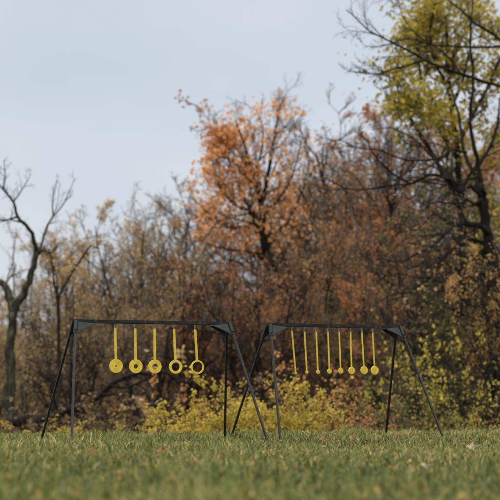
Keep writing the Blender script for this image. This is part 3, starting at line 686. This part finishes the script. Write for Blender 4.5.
# small dry leaf scraps lying all over the grass, too many to count
rg = np.random.default_rng(15)
n = 5000
y = 2.2+12*rg.uniform(0, 1, n)**.75; x = rg.uniform(-1, 1, n)*(.18*y+.8)
pos = np.stack([x, y, ground_z(x, y)+rg.uniform(.010, .04, n)], 1)
pos = pos[wob(pos*np.array([1, 1, 0]), 1.1, 3.3)+rg.normal(0, .5, n) > -.1]
v, f, tn = leaves(pos, .016, rg, droop=0, ph=4.0, bias=-.1)
ll = link('leaf_litter', np_mesh('leaf_litter', v, [f], tn), M['amber']); ll['kind'] = 'stuff'; ll['label'] = 'small amber and brown leaf scraps strewn over the grass'; ll['category'] = 'leaves'

# fallen leaves caught in the grass
def fallen(u, v, size, mat, lab, seed):
    Yg = CAM_H*F_PX/(v-406.7); rg = np.random.default_rng(seed)
    p_ = np.array([(u-250)/F_PX*Yg, Yg, float(ground_z((u-250)/F_PX*Yg, Yg))+.035])
    th = np.linspace(0, 2*np.pi, 20, endpoint=False)
    rad = size*(.62+.30*np.abs(np.cos(2.5*th)))*(1+.12*rg.normal(0, 1, 20))*.5
    ring = np.stack([rad*np.cos(th), rad*np.sin(th), .35*rad*np.sin(2*th)+rg.normal(0, .002, 20)], 1)
    rin = ring*.5; rin[:, 2] -= size*.05
    V = np.concatenate([ring, rin, [[0, 0, -size*.02]], [[size*.9, .002, 0.01], [size*.9, -.002, 0.01], [size*.3, -.002, 0], [size*.3, .002, 0]]])
    k = np.arange(20); k2 = (k+1) % 20
    fs = [np.stack([k, k2, k2+20, k+20], 1), np.stack([k+20, k2+20, np.full(20, 40)], 1), np.array([[41, 42, 43, 44]])]
    me = np_mesh('fallen_leaf', V, fs, np.clip(.5+.25*rg.normal(0, 1, 41), 0, 1))
    o = link('fallen_leaf', me, M[mat]); o.location = p_; o.rotation_euler = (rg.uniform(.5, 1.1), rg.uniform(-.4, .4), rg.uniform(-.6, .6))
    o['label'] = lab; o['category'] = 'leaf'; o['group'] = 'fallen leaves in the grass'
fallen(162, 456, .052, 'dead_leaf', 'rust red fallen leaf in the grass in front of the ring target frame', 1)
fallen(322, 443, .055, 'dead_leaf', 'curled rust leaf standing in the grass right of the front left paddle frame leg', 2)
fallen(352, 443, .05, 'dead_leaf', 'dark rust leaf in the grass below the larger paddle targets', 3)
fallen(394, 444, .06, 'dead_leaf', 'rust leaf in the grass between the right feet of the paddle target frame', 4)
fallen(470, 452, .05, 'pale_leaf', 'pale dry leaf in the grass near the right edge', 5)
fallen(422, 471, .035, 'pale_leaf', 'small pale leaf in the blurred grass before the right front foot', 6)
fallen(92, 463, .05, 'dead_leaf', 'dark curled leaf in the grass before the left front foot', 7)

# ------------------------------------------------------------------ target frames
def bm_box(bm, M4, sx, sy, sz, bev=0.0):
    r = bmesh.ops.create_cube(bm, size=1.0, matrix=M4 @ Matrix.Diagonal((sx, sy, sz, 1)))
    if bev:
        es = {e for v_ in r['verts'] for e in v_.link_edges}
        bmesh.ops.bevel(bm, geom=list(es), offset=bev, segments=2, affect='EDGES')

def frame_between(a, b, ref):
    z = (b-a).normalized(); x = (ref-z*ref.dot(z)).normalized(); y_ = z.cross(x)
    Mx = Matrix((x, y_, z)).transposed().to_4x4(); Mx.translation = (a+b)/2
    return Mx, (b-a).length

def bm_obj(name, bm, mat, parent, smooth_shade=False):
    me = bpy.data.meshes.new(name); bm.to_mesh(me); bm.free()
    if smooth_shade:
        for p_ in me.polygons: p_.use_smooth = True
    return link(name, me, mat, parent)

def prism(bm, poly, nrm_, th):
    """extruded polygon (list of Vectors in one plane) of thickness th, centred on its plane"""
    a = [bm.verts.new(p_-nrm_*th/2) for p_ in poly]; b = [bm.verts.new(p_+nrm_*th/2) for p_ in poly]
    bm.faces.new(a[::-1]); bm.faces.new(b); k = len(poly)
    for i_ in range(k): bm.faces.new((a[i_], a[(i_+1) % k], b[(i_+1) % k], b[i_]))

HB, TB, TL = .76, .022, .0138
def make_stand(label, loc, yaw, Lb, Sp, E, roll):
    r = thing('target_frame', label, 'target frame', loc, yaw, 'steel target frames on the grass'); r.rotation_euler = (0, -roll, yaw)
    bm = bmesh.new(); bm_box(bm, Matrix.Translation((0, 0, HB-TB/2)), Lb+.03, TB, TB, .003); bm_obj('crossbeam', bm, M['steel'], r)
    for sx_ in (-1, 1):
        for sy_ in (-1, 1):
            top = Vector((sx_*(Lb/2-.004), sy_*(TB/2+.0115), HB-.0095)); foot = Vector((sx_*(Lb/2+E), sy_*Sp/2, -.03))
            dn = (foot-top).normalized(); ref = Vector((1, 0, 0))
            bm = bmesh.new(); Mx, ln = frame_between(top+dn*.012, foot, ref); bm_box(bm, Mx, TL, TL, ln, .0025); bm_obj('leg', bm, M['steel'], r)
            # bracket: square sleeve plus a gusset web under the beam
            bm = bmesh.new(); Mx, ln = frame_between(top-dn*.002, top+dn*.085, ref); bm_box(bm, Mx, .0195, .0195, ln, .002)
            xa = Vector((-sx_, 0, 0)); n_ = dn.cross(xa).normalized()
            a = top+xa*.010+dn*.006; poly = [a+xa*.005, a+xa*.105+dn*.012, a+xa*.098+dn*.020]
            for k in range(1, 6):
                tt = k/6; poly.append(a+xa*(.098*(1-tt)+.004*tt-.014*math.sin(math.pi*tt))+dn*(.020*(1-tt)+.078*tt+.002*math.sin(math.pi*tt)))
            poly.append(a+xa*.002+dn*.080)
            prism(bm, poly, n_, .0045)
            bm_obj('bracket', bm, M['bracket'], r)
            # locking bolt through the sleeve
            bm = bmesh.new(); c_ = top+dn*.06
            out = Vector((0, sy_, 0)); q_ = out.to_track_quat('Z', 'Y').to_matrix().to_4x4(); q_.translation = c_+out*.016
            bmesh.ops.create_cone(bm, cap_ends=True, segments=6, radius1=.006, radius2=.006, depth=.008, matrix=q_); bm_obj('bolt', bm, M['steel'], r)
    return r

S1 = dict(loc=(-.5944, 9.3256, -.0033), yaw=.3757, Lb=1.0, Sp=.787, E=.116, roll=.0055)
S2 = dict(loc=(.5571, 9.8567, .003), yaw=.4394, Lb=.965, Sp=.78, E=.108, roll=.007)
make_stand('dark steel A frame on the left carrying five yellow ring targets of shrinking rim', **S1)
make_stand('dark steel A frame on the right carrying eight thin yellow paddle targets', **S2)

def beam_t(Sd, u):
    """how far along the beam its point seen at photo column u lies"""
    a = (u-250)/F_PX; c, s_n = math.cos(Sd['yaw']), math.sin(Sd['yaw']); x0, y0, _ = Sd['loc']
    k = (HB-CAM_H)*SP
    return (a*(y0*CP+k)-x0)/(c-a*s_n*CP)

def target(Sd, u_top, length, rad, hole, tilt, label, group, wide):
    tt = beam_t(Sd, u_top); c, s_n = math.cos(Sd['yaw']), math.sin(Sd['yaw'])
    z = Sd['loc'][2]+HB-TB+tt*Sd['roll']
    r = thing('hanging_target', label, 'target', (Sd['loc'][0]+c*tt, Sd['loc'][1]+s_n*tt, z), Sd['yaw'], group)
    # hanger: bolt under the beam, nut and link
    bm = bmesh.new()
    bmesh.ops.create_cone(bm, cap_ends=True, segments=6, radius1=.007, radius2=.007, depth=.005, matrix=Matrix.Translation((0, 0, -.0027)))
    bmesh.ops.create_cone(bm, cap_ends=True, segments=10, radius1=.0032, radius2=.0032, depth=.010, matrix=Matrix.Translation((0, 0, -.009)))
    me = bpy.data.meshes.new('hanger')
    th = np.linspace(0, 2*np.pi, 17); P = np.stack([.0055*np.cos(th), 0*th, -.0225+.0105*np.sin(th)], 1)[None]
    v_, q_ = tubes([(P, np.full((1, 17), .0021), 6)])
    vs = [bm.verts.new(p_) for p_ in v_]
    for f_ in q_:
        if len({int(k) for k in f_}) == 4: bm.faces.new([vs[int(k)] for k in f_])
    h_ = bm_obj('hanger', bm, M['zinc'], r, False)
    # strap and plate swing a little about the link
    R_ = Matrix.Translation((0, 0, -.030)) @ Matrix.Rotation(-tilt, 4, 'Y')
    th_ = .006
    bm = bmesh.new(); end = length-rad*.92 if rad > wide*.8 else length
    bm_box(bm, Matrix.Translation((0, 0, -end/2)), wide, th_, end+.004, .0012)
    bm.transform(R_); bm_obj('strap', bm, M['yellow_paint'], r)
    bm = bmesh.new(); ns = 48; zc = -length
    def ring(rr, yy): return [bm.verts.new((rr*math.sin(2*math.pi*k/ns), yy, zc+rr*math.cos(2*math.pi*k/ns))) for k in range(ns)]
    t2 = th_/2+.0008; bv = .0009
    if hole > 0:
        prof = [(hole, -t2+bv), (hole+bv, -t2), (rad-bv, -t2), (rad, -t2+bv), (rad, t2-bv), (rad-bv, t2), (hole+bv, t2), (hole, t2-bv)]
    else:
        prof = [(rad*.02, -t2), (rad-bv, -t2), (rad, -t2+bv), (rad, t2-bv), (rad-bv, t2), (rad*.02, t2)]
    rings = [ring(*p_) for p_ in prof]
    for a, b in zip(rings, rings[1:]+rings[:1]):
        for k in range(ns): bm.faces.new((a[k], a[(k+1) % ns], b[(k+1) % ns], b[k]))
    bmesh.ops.recalc_face_normals(bm, faces=bm.faces); bm.transform(R_); bm_obj('plate', bm, M['yellow_paint'], r)
    return r

mm = 9.3256/F_PX
ring_lab = ['yellow hanging target with a nearly solid disc and pinhole, nearest the left legs', 'yellow ring target with a small hole, second from the left legs', 'yellow ring target with a medium hole in the middle of the left frame',
            'yellow ring target with a wide hole and thick rim, second from the right bracket', 'yellow ring target with the widest hole and thinnest rim, beside the right bracket']
for (u, du, ho, lab) in zip((115.3, 135.3, 154.7, 174.1, 195.2), (1.2, .9, .5, 1.9, 2.6), (.9, 2.3, 3.0, 4.3, 5.35), ring_lab):
    dpt = (S1['loc'][1]+beam_t(S1, u)*math.sin(S1['yaw']))/F_PX
    target(S1, u, 37.5*dpt, 6.9*dpt, ho*dpt, math.atan2(du, 38), lab, 'yellow ring targets on the left frame', .0150)
pad_lab = ['thinnest yellow rod target with hardly any tip, nearest the left legs of the right frame', 'yellow rod target with a bead tip, second from the left on the right frame', 'yellow rod target with a pea sized tip, third from the left on the right frame',
           'yellow paddle with a small round tip, fourth from the left on the right frame', 'yellow paddle with a coin sized tip, fifth from the left on the right frame', 'yellow paddle with a medium round tip, third from the right bracket',
           'yellow paddle with a large round tip, second from the right bracket', 'yellow paddle with the largest round tip, beside the right bracket']
for (u, du, vb, rr, lab) in zip((292, 304.5, 316.2, 328, 339.2, 350.5, 361.8, 372.6), (3.8, 2.4, 1.7, 1.4, 1.5, 1.0, 2.4, 2.1), (372, 371, 370.5, 369.5, 369, 368.5, 368, 368), (1.25, 1.5, 2.0, 2.5, 2.8, 3.6, 4.0, 4.4), pad_lab):
    dpt = (S2['loc'][1]+beam_t(S2, u)*math.sin(S2['yaw']))/F_PX
    target(S2, u, (vb-330.5)*dpt, rr*dpt, 0, math.atan2(du, 40), lab, 'yellow paddle targets on the right frame', .0098)
